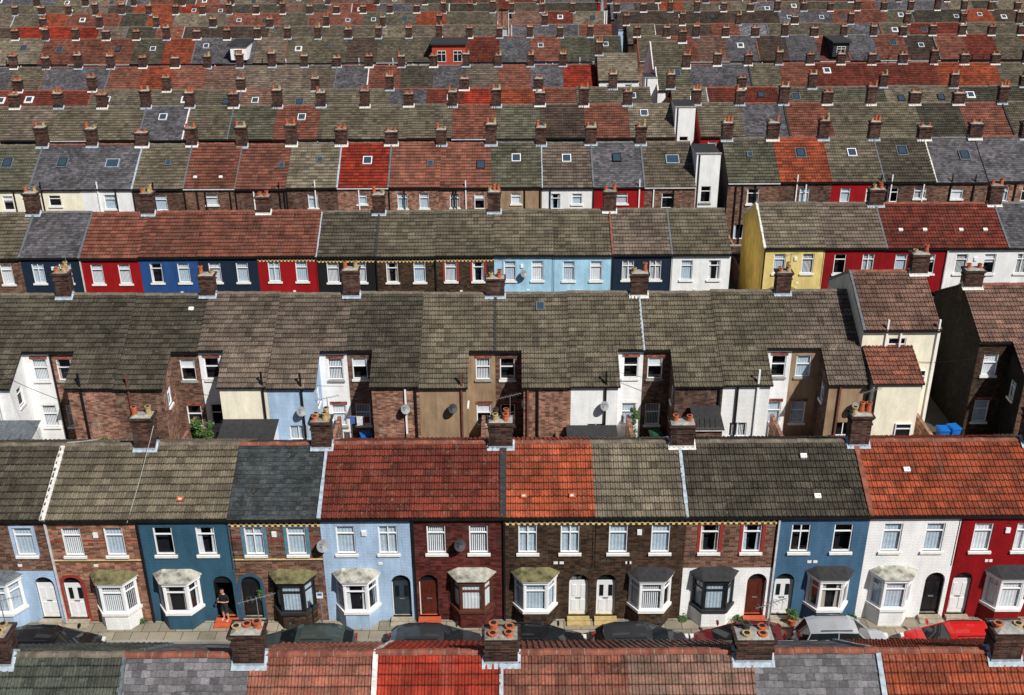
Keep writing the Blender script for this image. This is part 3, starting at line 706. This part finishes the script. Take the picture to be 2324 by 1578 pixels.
# ------------------------------------------------------------ ROW 3
Y3=Yof(579,5.8); s3=.55; r3=(CZ-5.8-Tan(479)*Y3)/(Tan(479)+s3)
row3=[(-10,'khaki','paint_white'),(-9,'khaki','brick_brown'),(-8,'slate','paint_navy'),(-7,'redbrown','paint_red'),(-6,'redbrown','paint_blue'),(-5,'redbrown','paint_navy'),(-4,'redbrown','paint_red'),
 (-3,'dark','paint_black'),(-2,'khaki','brick_dark'),(-1,'khaki','brick_dark'),(0,'khaki','paint_skyblue'),(1,'khaki','paint_skyblue'),(2,'taupe','paint_navy'),(3,'khaki','paint_white')]
for k,rk,um in row3:
    sp=dict(roof=rk,up=um,chim=(k%2==0),mir=bool(k%2),verge={-8:'lead',-7:'lead',-3:'lead_pale',2:'ridge_red',3:'lead',-2:'felt_dark'}.get(k),sky=[],cur=[random.choice(['net','net','blinds','half','white']) for _ in range(3)],
       dentil=um in('paint_red','brick_dark','paint_black') and k>-6, surr='band_red' if k==-1 else None, dish=.5 if k==0 else None,cv=(k*5)%9)
    sp['gable']='paint_white' if k==3 else um
    house(-1.2+k*4.07,Y3,0,4.07,r3,s3,5.8,'F',0,sp)
for i,(rk,um) in enumerate((('khaki2','paint_yellow'),('taupe','paint_deepred'),('dullred','paint_deepred'),('dullred','paint_white'),('slate','paint_white'),('khaki','brick_brown'))):
    house(17.4+i*4.2,Y3+.3,.3,4.2,r3,s3,5.8,'F',0,dict(roof=rk,up=um,gable='render_ochre' if i==0 else um,chim=i%2==0 and i>0,mir=bool(i%2),sky=[(.3,.35,'vent'),(.7,.35,'vent')] if rk=='dullred' else [],verge='mortar_white' if i==0 else ('lead' if i in(2,4) else None)))
# ------------------------------------------------------------ ROW 4
Y4=Yof(425,5.8); s4=.6; r4=(CZ-5.8-Tan(326)*Y4)/(Tan(326)+s4); w4=4.19
row4=['khaki','khaki','olive','olive','slate','slate','khaki','redbrown','salmon','khaki2','brightred','salmon','salmon','olive','taupe','slate','khaki']
wl4=[None,None,None,'render_cream','render_cream','paint_white','brick_sooty','brick_brown','brick_sooty','brick_sooty','brick_common','brick_common','brick_common','render_tan','paint_white','paint_red','brick_brown']
sk4=[[],[],[],[(.4,.5,'blue')],[(.5,.5,'blue')],[(.5,.45,'big')],[(.6,.5,'small')],[(.2,.2,'vent'),(.7,.2,'vent')],[(.85,.45,'small')],[(.6,.55,'small')],[(.55,.5,'white')],[(.8,.45,'small')],[(.8,.4,'blue')],[(.5,.55,'white')],[(.5,.55,'white')],[(.5,.55,'blue')],[(.6,.5,'big')]]
XE=15.1
for i,rk in enumerate(row4):
    X=XE-(len(row4)-i)*w4
    house(X,Y4,0,w4,r4,s4,5.8,'R',1,dict(roof=rk,up=wl4[i],chim=True,sky=sk4[i],out=False,side='L',verge=['lead',None,'lead_pale','lead'][i%4] if i and row4[i]!=row4[i-1] else None,rw=2 if i in(11,12) else None))
for i,(rk,um,k) in enumerate((('olive','brick_brown',[(.5,.55,'small')]),('orange','brick_sooty',[(.5,.55,'blue')]),('khaki','paint_red',[(.5,.55,'white')]),('dark','brick_sooty',[(.5,.6,'blue')]),('slate','brick_brown',[(.7,.5,'blue')]),('slate','brick_common',[]),('khaki','brick_brown',[]),('taupe',None,[]))):
    house(17.75+i*4.25,Y4+.1,.25,4.25,r4,s4,5.8,'R',1,dict(roof=rk,up=um,gable='brick_shaded',chim=True,cx=.4 if i==0 else 0,sky=k,out=False,verge='mortar_white' if i==4 else ('lead' if i in(3,) else None)))  # gable shadow painted in with the near-black brick
def endhouse(X,Y,base,w,h,dep,name='white_end_house'):
    rt=mkobj(name,None,None,(X,Y,base)); a=MB(); b=MB(); ops=[(.5,1.35,1.2,2.6),(.5,1.35,4.2,5.6)]
    wall(a,0,w,-.5,h,ops,lambda z:'paint_white')
    for q in ops: win(b,*q,'upvc_white','dark',.04,.3); sill(b,q[0],q[1],q[2],'stone_grey')
    a.box(0,w,.001,dep,-.5,h,'paint_white','f'); b.box(.2,.28,-.1,-.01,0,h,'gutter_black')
    b.box(-.06,w+.06,-.06,.2,h+.001,h+.08,'stone_grey'); b.box(.0,w,.21,dep,h+.001,h+.03,'felt_dark')
    mkobj('walls',a.mesh('walls'),rt); mkobj('windows_and_trim',b.mesh('windows_and_trim'),rt)
endhouse(15.12,Y4+.6,0,1.95,8.3,3.2)
# ------------------------------------------------------------ ROW 5+
s5=.55;r5=4.0;E=5.8
Yr5=Yof(237,E+r5*s5+.1); Y5=Yr5-r5
ks=['khaki','taupe','khaki','khaki','slate','khaki','olive','redbrown','khaki','khaki','khaki','redbrown','olive','darkbrown','salmon','khaki2']
n=len(ks); fill(15.6-n*4.25,15.6,4.25,Y5,0,r5,s5,'F',1,True,roofs=ks)
fill(15.6-n*4.25-21,15.6-n*4.25,4.2,Y5,0,r5,s5,'F',1,True)
fill(18.0,18.0+34,4.25,Y5,0,r5,s5,'F',1,True,roofs=['khaki','slate','redbrown','khaki','khaki','dark','salmon','khaki'])
endhouse(15.62,Y5+1,0,1.9,8.4,3)
bases={}
def far(i,ry,Yr,vis,r=4.0,s=.55,w=4.1,each=True,gap2=False):
    z=CZ-Yr*Tan(ry); b=z-(E+r*s); bases[i]=(Yr,b); Y=Yr-r; half=1162/scl(Yr,z)+6
    bl=[(-half,15.5)] if not gap2 else [(-half,-2.2),(0.2,15.5)]
    for a,c in bl: fill(a,c,w,Y,b,r,s,vis,2,each,start=i)
    fill(17.8,half+2,w,Y,b,r,s,vis,2,each)
    return Y,b
far(6,202,121,'R',w=4.1,each=False)
z7=CZ-136*Tan(149); b7=z7-(E+r5*s5); bases[7]=(136,b7)
h7=1162/scl(136,z7)+6
fill(-h7,10.5,3.95,132,b7,4,.55,'F',2,True); fill(21.8,h7+2,3.95,132,b7,4,.55,'F',2,True)
house(10.6,131.5,b7,4.9,4,.6,7.0,'F',2,dict(roof='khaki2',up='paint_white',chim=1,cx=.3,gable='paint_red'))
house(17.0,125.2,b7,3.9,3.3,.6,7.2,'R',2,dict(roof='olive',up='paint_white',gable='paint_white',chim=1,cx=3.6,verge='mortar_white',rw=1))
house(17.4,133.5,b7,4.3,4.2,.6,8.0,'R',2,dict(roof='khaki',up='paint_white',gable='paint_white',chim=1,cx=4.0,verge='mortar_white',rw=1)) 
endhouse(15.55,126,b7,1.4,8.4,3)
far(8,85,156,'R',r=4.6,w=4.2)
far(9,58,171,'F',gap2=True,w=4.4,each=False); far(10,28,187,'R',gap2=True,w=4.4); far(11,8,201,'F',w=4.4,gap2=True,each=False); far(12,-12,217,'R',w=4.4); far(13,-26,232,'F',w=4.4)
zb=bases[8][1]
def dormer(px,W,m,ws):
    Xd=Xof(px,151.6,4); rt=mkobj('roof_dormer',None,None,(Xd,151.0,zb)); mb=MB()
    mb.box(0,W,.1,4.6,4.6 if W>3 else 6.3,8.2,m); mb.box(-.2,W+.2,-.2,4.9,8.201,8.4,'felt_dark'); mb.M=T(0,.02,0)
    for c in ws: win(mb,c-.6,c+.6,6.6 if W<3 else 5.9,7.7 if W<3 else 7.4,'upvc_white','net',0,.3,True,dep=.078)
    mb.M=None; mkobj('dormer_body',mb.mesh('dormer_body'),rt)
dormer(985,4.6,'cladding_red',(1.3,3.5)); dormer(530,2.2,'render_white',(1.1,)); dormer(1460+430,2.2,'felt_dark',(1.1,))
house(-10.2,176.6,bases[10][1],7.9,3,.5,7.6,'R',2,dict(roof='khaki',up='brick_common',chim=1,cx=7.4,rw=2))

# ------------------------------------------------------------ ground, roads, pavements
GP=[(-200,0),(109,0),(117,bases[6][1]),(140,bases[7][1]),(160,bases[8][1]),(175,bases[9][1]),(191,bases[10][1]),(205,bases[11][1]),(221,bases[12][1]),(240,bases[13][1]),(4000,bases[13][1]-4)]
def zg(y):
    for (a,za),(b,zb) in zip(GP,GP[1:]):
        if a<=y<=b: return za+(zb-za)*(y-a)/(b-a)
    return GP[-1][1]
mb=MB()
for (a,za),(b,zb) in zip(GP,GP[1:]): mb.poly([(-2500,a,za-.06),(2500,a,za-.06),(2500,b,zb-.06),(-2500,b,zb-.06)],'ground_yard')
mkobj('ground',mb.mesh('ground'))
def street(ya,yb,x0,x1):
    pw=1.4; yk,yl=ya+pw,yb-pw
    m=MB(); m.poly([(x0,yk,zg(yk)-.05),(x1,yk,zg(yk)-.05),(x1,yl,zg(yl)-.05),(x0,yl,zg(yl)-.05)],'asphalt'); mkobj('road',m.mesh('road'))
    for a,b,k in((ya,yk-.12,yk-.12),(yl+.12,yb,yl)):
        z=zg((a+b)/2); m=MB(); m.box(x0,x1,a,b,z-.3,z+.06,'pavement_flags'); m.box(x0,x1,k,k+.12,z-.3,z+.07,'kerb_stone','')
        mkobj('pavement',m.mesh('pavement'))
street(Y0+2*r0,Y1,-60,60); street(Y2+2*r2,Y3,-80,80); street(Y4+2*r4,Y5,-110,110)
def yards(ya,yb,half):
    m=MB(); mid=(ya+yb)/2; z=zg(mid)
    for y in (mid-.95,mid+.75): m.box(-half,half,y,y+.2,z-.4,z+1.9,'brick_sooty'); m.box(-half,half,y-.03,y+.23,z+1.901,z+1.97,'stone_grey')
    x=-half+1
    while x<half:
        m.box(x,x+.2,ya+.01,mid-.951,z-.4,z+1.7,'brick_common'); m.box(x+.5,x+.7,mid+.951,yb-.01,z-.4,z+1.7,'brick_common'); x+=4.15
    mkobj('brick_yard_wall',m.mesh('brick_yard_wall'))
yards(Y1+2*r1,Y2-.2,24); yards(Y3+2*r3,Y4-.2,50)

# ------------------------------------------------------------ cars
def car(px,paint,Yc,flip=1,van=False):
    X=Xof(px,Yc,1.2); rt=mkobj('parked_car',None,None,(X,Yc,-.05)); rt.rotation_euler=(0,0,0 if flip>0 else math.pi)
    b=MB(); P='carpaint_'+paint; H=1.0 if not van else 1.22
    sec=[(-2.08,.62,.38,.62),(-2.02,.76,.28,.82),(-1.7,.83,.22,.93),(-1.2,.86,.2,.96),(0,.87,.2,.96),(.9,.86,.2,.95),(1.4,.84,.22,.88),(1.85,.78,.26,.76),(2.05,.66,.32,.62),(2.1,.5,.4,.52)]
    rings=[]
    for x,hw,zb,zt in sec:
        h=zt-zb; rings.append([(x,-hw*.85,zb),(x,-hw,zb+h*.2),(x,-hw,zb+h*.7),(x,-hw*.93,zb+h*.93),(x,-hw*.72,zt),(x,hw*.72,zt),(x,hw*.93,zb+h*.93),(x,hw,zb+h*.7),(x,hw,zb+h*.2),(x,hw*.85,zb)])
    for A,B in zip(rings,rings[1:]):
        for i in range(10):
            j=(i+1)%10; b.poly([A[i],B[i],B[j],A[j]],P,smooth=True)
    b.poly(rings[0],P); b.poly(rings[-1][::-1],P)
    zr=1.42*H
    base=[(-1.95,.70),(-1.6,.76),(-.5,.79),(.5,.78),(1.15,.68)]; roof=[(-1.65,.52),(-1.3,.58),(-.5,.61),(.15,.60),(.38,.52)]
    zr_=[zr-.07,zr-.01,zr+.03,zr,zr-.06]
    for sg in(1,-1):
        for i in range(4):
            (xa,ya),(xb,yb)=base[i],base[i+1]; (ra,qa),(rb,qb)=roof[i],roof[i+1]
            b.poly([(xa,sg*ya,.93),(xb,sg*yb,.93),(rb,sg*qb,zr_[i+1]),(ra,sg*qa,zr_[i])],'glass_car')
        for i in (0,2,4):
            (xa,ya),(ra,qa)=base[i],roof[i]; b.tube((xa,sg*ya,.93),(ra,sg*qa,zr_[i]),.035,.03,P,6)
        b.tube((.85,sg*.84,1.0),(.85,sg*.98,1.06),.03,.03,P,6); b.box(.8,.9,min(sg*.9,sg*1.06),max(sg*.9,sg*1.06),1.0,1.12,P)
    (xa,ya),(ra,qa)=base[4],roof[4]; b.poly([(xa,-ya,.93),(xa,ya,.93),(ra,qa,zr_[4]),(ra,-qa,zr_[4])],'glass_car')
    (xa,ya),(ra,qa)=base[0],roof[0]; b.poly([(xa,ya,.93),(xa,-ya,.93),(ra,-qa,zr_[0]),(ra,qa,zr_[0])],'glass_car')
    for i in range(4):
        (ra,qa),(rb,qb)=roof[i],roof[i+1]; za,zb2=zr_[i]+.01,zr_[i+1]+.01
        for u0,u1,c0,c1 in((-1,-.5,0,.04),(-.5,.5,.04,.04),(.5,1,.04,0)):
            b.poly([(ra,u0*qa,za+c0),(rb,u0*qb,zb2+c0),(rb,u1*qb,zb2+c1),(ra,u1*qa,za+c1)],P,smooth=True)
    for sy in(-.5,.5): b.box(-1.2,.1,sy-.02,sy+.02,zr+.06,zr+.09,'car_trim')
    for sg in(-1,1):
        b.box(1.9,2.06,min(sg*.45,sg*.68),max(sg*.45,sg*.68),.58,.7,'lamp_clear'); b.box(-2.09,-1.95,min(sg*.52,sg*.72),max(sg*.52,sg*.72),.62,.8,'lamp_red')
    b.box(2.09,2.12,-.26,.26,.4,.5,'stone_white'); b.box(-2.11,-2.08,-.26,.26,.5,.6,'plate_yellow')
    mkobj('body',b.mesh('body'),rt)
    wmb=MB()
    for x in(-1.3,1.3):
        for sg in(-1,1): wmb.tube((x,sg*.68,.31),(x,sg*.88,.31),.31,.31,'rubber',18); wmb.tube((x,sg*.875,.31),(x,sg*.89,.31),.19,.18,'aerial_metal',12)
    mkobj('wheels',wmb.mesh('wheels'),rt)
YC=Y1-1.4-1.0
for px,p,f in((110,'black',1),(690,'greygreen',-1),(985,'charcoal',1),(1220,'black',1),(1455,'charcoal',1),(1680,'maroon',-1),(1915,'silver',1),(2165,'red',-1)):
    car(px,p,YC,f,van=(p=='silver'))

def bin_(x,y,z,m,rot=0):
    b=MB(); q0=[(-.22,-.25),(.22,-.25),(.22,.25),(-.22,.25)]; q1=[(-.28,-.33),(.28,-.33),(.28,.33),(-.28,.33)]
    for i in range(4):
        j=(i+1)%4; b.poly([(*q0[i],.06),(*q0[j],.06),(*q1[j],.98),(*q1[i],.98)],m)
    b.box(-.31,.31,-.36,.34,.98,1.04,m); b.box(-.25,.25,-.3,.2,1.041,1.08,m); b.tube((-.25,.38,1.0),(.25,.38,1.0),.02,.02,m,6)
    b.tube((-.27,.24,.1),(-.2,.24,.1),.1,.1,'rubber',10); b.tube((.2,.24,.1),(.27,.24,.1),.1,.1,'rubber',10)
    o=mkobj('wheelie_bin',b.mesh('wheelie_bin'),None,(x,y,z)); o.rotation_euler=(0,0,rot)
for i in range(2): bin_(24.75+i*.7,Y2-.7+.2*i,-.06,'bin_blue',.2*i)
for x in(-16.6,-8.4,-.2,8.2): bin_(x,Y2-1.0,-.06,random.choice(['bin_blue','bin_purple','bin_green']),.3)
def shrub(name,x,y,z,rad,h,n=700,leaf=.07,pot=False):
    rr=random.Random(int(x*10)); b=MB(); z0=0
    if pot:
        b.tube((0,0,0),(0,0,.32),.16,.23,'pot_terracotta',14); b.tube((0,0,.32),(0,0,.37),.25,.25,'pot_terracotta',14); z0=.3
    for i in range(6):
        a=rr.uniform(0,6.28); b.tube((0,0,z0),(math.cos(a)*rad*.6,math.sin(a)*rad*.6,z0+h*rr.uniform(.5,.9)),.025,.008,'bark',5)
    cl=[(rr.uniform(-1,1)*rad*.7,rr.uniform(-1,1)*rad*.7,z0+h*rr.uniform(.25,.95),rr.uniform(.25,.5)*rad) for _ in range(12)]
    for i in range(n):
        c=rr.choice(cl); d=Vector((rr.gauss(0,1),rr.gauss(0,1),rr.gauss(0,1))).normalized()*c[3]*rr.uniform(.5,1.1)
        p=Vector(c[:3])+d; a=Vector((rr.uniform(-1,1),rr.uniform(-1,1),rr.uniform(-.6,.6))).normalized()*leaf; q=a.orthogonal().normalized()*leaf*.5
        b.poly([tuple(p-a),tuple(p+q),tuple(p+a),tuple(p-q)],rr.choice(['leaf_dark','leaf_light','leaf_dark']))
    mkobj(name,b.mesh(name),None,(x,y,z))
shrub('garden_shrub',Xof(455,Y2-1.5,1.5),Y2-1.4,-.06,.9,2.5,1500); shrub('garden_shrub',Xof(240,Y2-3.2,2),Y2-3.3,-.06,.9,2.0,1200)
shrub('garden_shrub',Xof(1440,Y2-.7,2),Y2-.7,-.06,.35,2.6,600)
shrub('potted_plant',Xof(1795,Y1-.5,.5),Y1-.45,.06,.27,.55,420,.05,True)
for i,px in enumerate((322,1545,1640,1668,1100,1930)): shrub('weeds',Xof(px,Y1-.12,0),Y1-.12,.05,.22,.22,160,.05)
shrub('hanging_basket',Xof(585,Y1-.2,1.9),Y1-.16,1.6,.16,.22,220,.04)
shrub('garden_shrub',13.9,Y4-.8,-.06,1.0,3.0,900,.12)
b=MB(); b.tube((0,0,0),(0,0,2.4),.03,.03,'aerial_metal',8); b.box(-.14,.14,-.045,-.03,2.05,2.35,'stone_white'); b.box(-.1,.1,-.048,-.0455,2.2,2.32,'bin_blue')
mkobj('parking_sign',b.mesh('parking_sign'),None,(Xof(728,Y1-1,1),Y1-1.0,.06))
def cable(name,p,q,sag,m='cable_pale',r=.014):
    b=MB(); p=Vector(p); q=Vector(q); pts=[]
    for i in range(13):
        t=i/12; v=p.lerp(q,t); v.z-=sag*4*t*(1-t); pts.append(v)
    for a,c in zip(pts,pts[1:]): b.tube(a,c,r,r,m,4,False)
    mkobj(name,b.mesh(name))
cxx=XB+w1-.2; zr1=E1+r1*s1
cable('telephone_cable',(cxx+.5,Y1+r1-.2,zr1+1.1),(cxx-.1,Y1-.2,E1-.1),.1,r=.01)
cable('telephone_cable',(cxx+.5,Y1+r1-.2,zr1+1.1),(cxx-14,Y2+.1,5.2),.5,'gutter_black',.014)
for a,c in (((X2-2*w2,Y2-1.9,4.5),(X2-6*w2,Y2-.1,5.3)),((X2+3.6*w2,Y2-2,4.2),(X2+1.2*w2,Y2-.1,4.9)),((XR+1,Y2-.2,5.5),(XT+2,Y2-.3,5.2))):
    cable('telephone_cable',a,c,.35,'gutter_black',.012)
# ------------------------------------------------------------ person
def skinobj(name,verts,edges,parent,sub=2,root=0):
    me=bpy.data.meshes.new(name); o=mkobj(name,me,parent); bm=bmesh.new(); L=bm.verts.layers.skin.verify()
    vs=[]
    for i,(c,r) in enumerate(verts):
        v=bm.verts.new(c); v[L].radius=(r,r) if not isinstance(r,tuple) else r; v[L].use_root=(i==root); vs.append(v)
    for a,b_ in edges: bm.edges.new((vs[a],vs[b_]))
    bm.to_mesh(me); bm.free()
    sk=o.modifiers.new('s','SKIN'); sk.use_smooth_shade=True; ss=o.modifiers.new('u','SUBSURF'); ss.levels=ss.render_levels=sub
    dg=bpy.context.evaluated_depsgraph_get(); m2=bpy.data.meshes.new_from_object(o.evaluated_get(dg)); o.modifiers.clear(); o.data=m2; m2.name=name
    return o
dX=XB+1*w1+.845*w1
man=mkobj('man_in_doorway',None,None,(dX-.02,Y1-.16,.235)); man.rotation_euler=(0,0,math.radians(-25))
V=[((0,0,.95),(.15,.11)),((0,0,1.12),(.145,.11)),((0,0,1.32),(.18,.12)),((0,0,1.44),(.10,.08)),((0,-.01,1.51),.055),((0,-.03,1.60),(.075,.09)),((0,-.025,1.69),(.078,.095)),((0,-.02,1.75),(.05,.06))]
Ed=[(0,1),(1,2),(2,3),(3,4),(4,5),(5,6),(6,7)]
for sg in(-1,1):
    k=len(V); V+=[((sg*.10,0,.88),.10),((sg*.11,-.02,.50),.062),((sg*.12,.01,.30),.058),((sg*.12,.02,.09),.04),((sg*.13,-.16,.035),.038)]
    Ed+=[(0,k),(k,k+1),(k+1,k+2),(k+2,k+3),(k+3,k+4)]
    k=len(V); V+=[((sg*.19,0,1.40),.065),((sg*.25,.01,1.24),.052),((sg*.27,-.03,1.12),.042),((sg*.17,-.2,1.17),.034),((sg*.09,-.27,1.22),.024),((sg*.055,-.32,1.24),(.035,.018))]
    Ed+=[(2,k),(k,k+1),(k+1,k+2),(k+2,k+3),(k+3,k+4),(k+4,k+5)]
o=skinobj('body',V,Ed,man)
me=o.data; me.materials.clear()
for n_ in('skin','cloth_black','cloth_dark','shoe_white','hair_dark'): me.materials.append(MATS[n_])
for p in me.polygons:
    c=p.center; z=c.z
    if z<.075: i=3
    elif z<.46: i=0
    elif z<.97 and c.y>-.13 and abs(c.x)<.24: i=2
    elif z<1.455 and c.y>-.15 and (z>1.17 or abs(c.x)<.2): i=1
    elif z>1.70 or (z>1.60 and c.y>.02): i=4
    else: i=0
    p.material_index=i
f=MB()
f.poly([(-.012,-.118,1.63),(.012,-.118,1.63),(0,-.14,1.61)],'skin'); f.poly([(-.012,-.118,1.63),(0,-.14,1.61),(0,-.115,1.665)],'skin'); f.poly([(.012,-.118,1.63),(0,-.115,1.665),(0,-.14,1.61)],'skin')
for sg in(-1,1): f.box(sg*.032-.012,sg*.032+.012,-.122,-.10,1.655,1.667,'eye_dark'); f.tube((sg*.078,-.01,1.64),(sg*.092,0,1.645),.022,.018,'skin',8)
f.box(-.022,.022,-.122,-.10,1.582,1.592,'lip'); f.box(-.04,.04,-.36,-.35,1.235,1.36,'frame_black')
mkobj('face_and_phone',f.mesh('face_and_phone'),man)
for sg in(-1,1):
    for j in range(4):
        z=1.245+j*.02; skinobj('finger',[((sg*.055,-.33,z),.009),((sg*.048,-.358,z+.002),.0085),((sg*.03,-.372,z+.004),.008),((sg*.012,-.368,z+.005),.007)],[(0,1),(1,2),(2,3)],man,1).data.materials.append(MATS['skin'])
    skinobj('thumb',[((sg*.05,-.31,1.26),.011),((sg*.035,-.325,1.30),.010),((sg*.015,-.338,1.325),.008)],[(0,1),(1,2)],man,1).data.materials.append(MATS['skin'])

# ------------------------------------------------------------ light, camera
elev,az=math.radians(47),math.radians(38)
d=Vector((math.cos(elev)*math.sin(az),-math.cos(elev)*math.cos(az),math.sin(elev)))
sun=bpy.data.lights.new('sun','SUN'); sun.energy=5; sun.angle=math.radians(.5); sun.color=(1,.97,.92)
so=mkobj('sun',sun); so.rotation_euler=d.to_track_quat('Z','Y').to_euler()
wd=bpy.data.worlds.new('World'); S.world=wd; wd.use_nodes=True; n=wd.node_tree.nodes
sky=n.new('ShaderNodeTexSky'); sky.sky_type='NISHITA'; sky.sun_disc=False; sky.sun_elevation=elev; sky.sun_rotation=math.pi-az
n['Background'].inputs[1].default_value=.05; wd.node_tree.links.new(sky.outputs[0],n['Background'].inputs[0])
S.view_settings.view_transform='Standard'; S.view_settings.look='None'; S.view_settings.exposure=0
cam=bpy.data.cameras.new('camera'); co=mkobj('camera',cam); cam.sensor_width=36; cam.lens=36*F/2324; cam.clip_end=6000; cam.clip_start=.5
co.matrix_world=T(0,0,CZ)@Matrix.Rotation(math.radians(90)-TH,4,'X')@Matrix.Rotation(math.radians(-.3),4,'Z')
S.camera=co
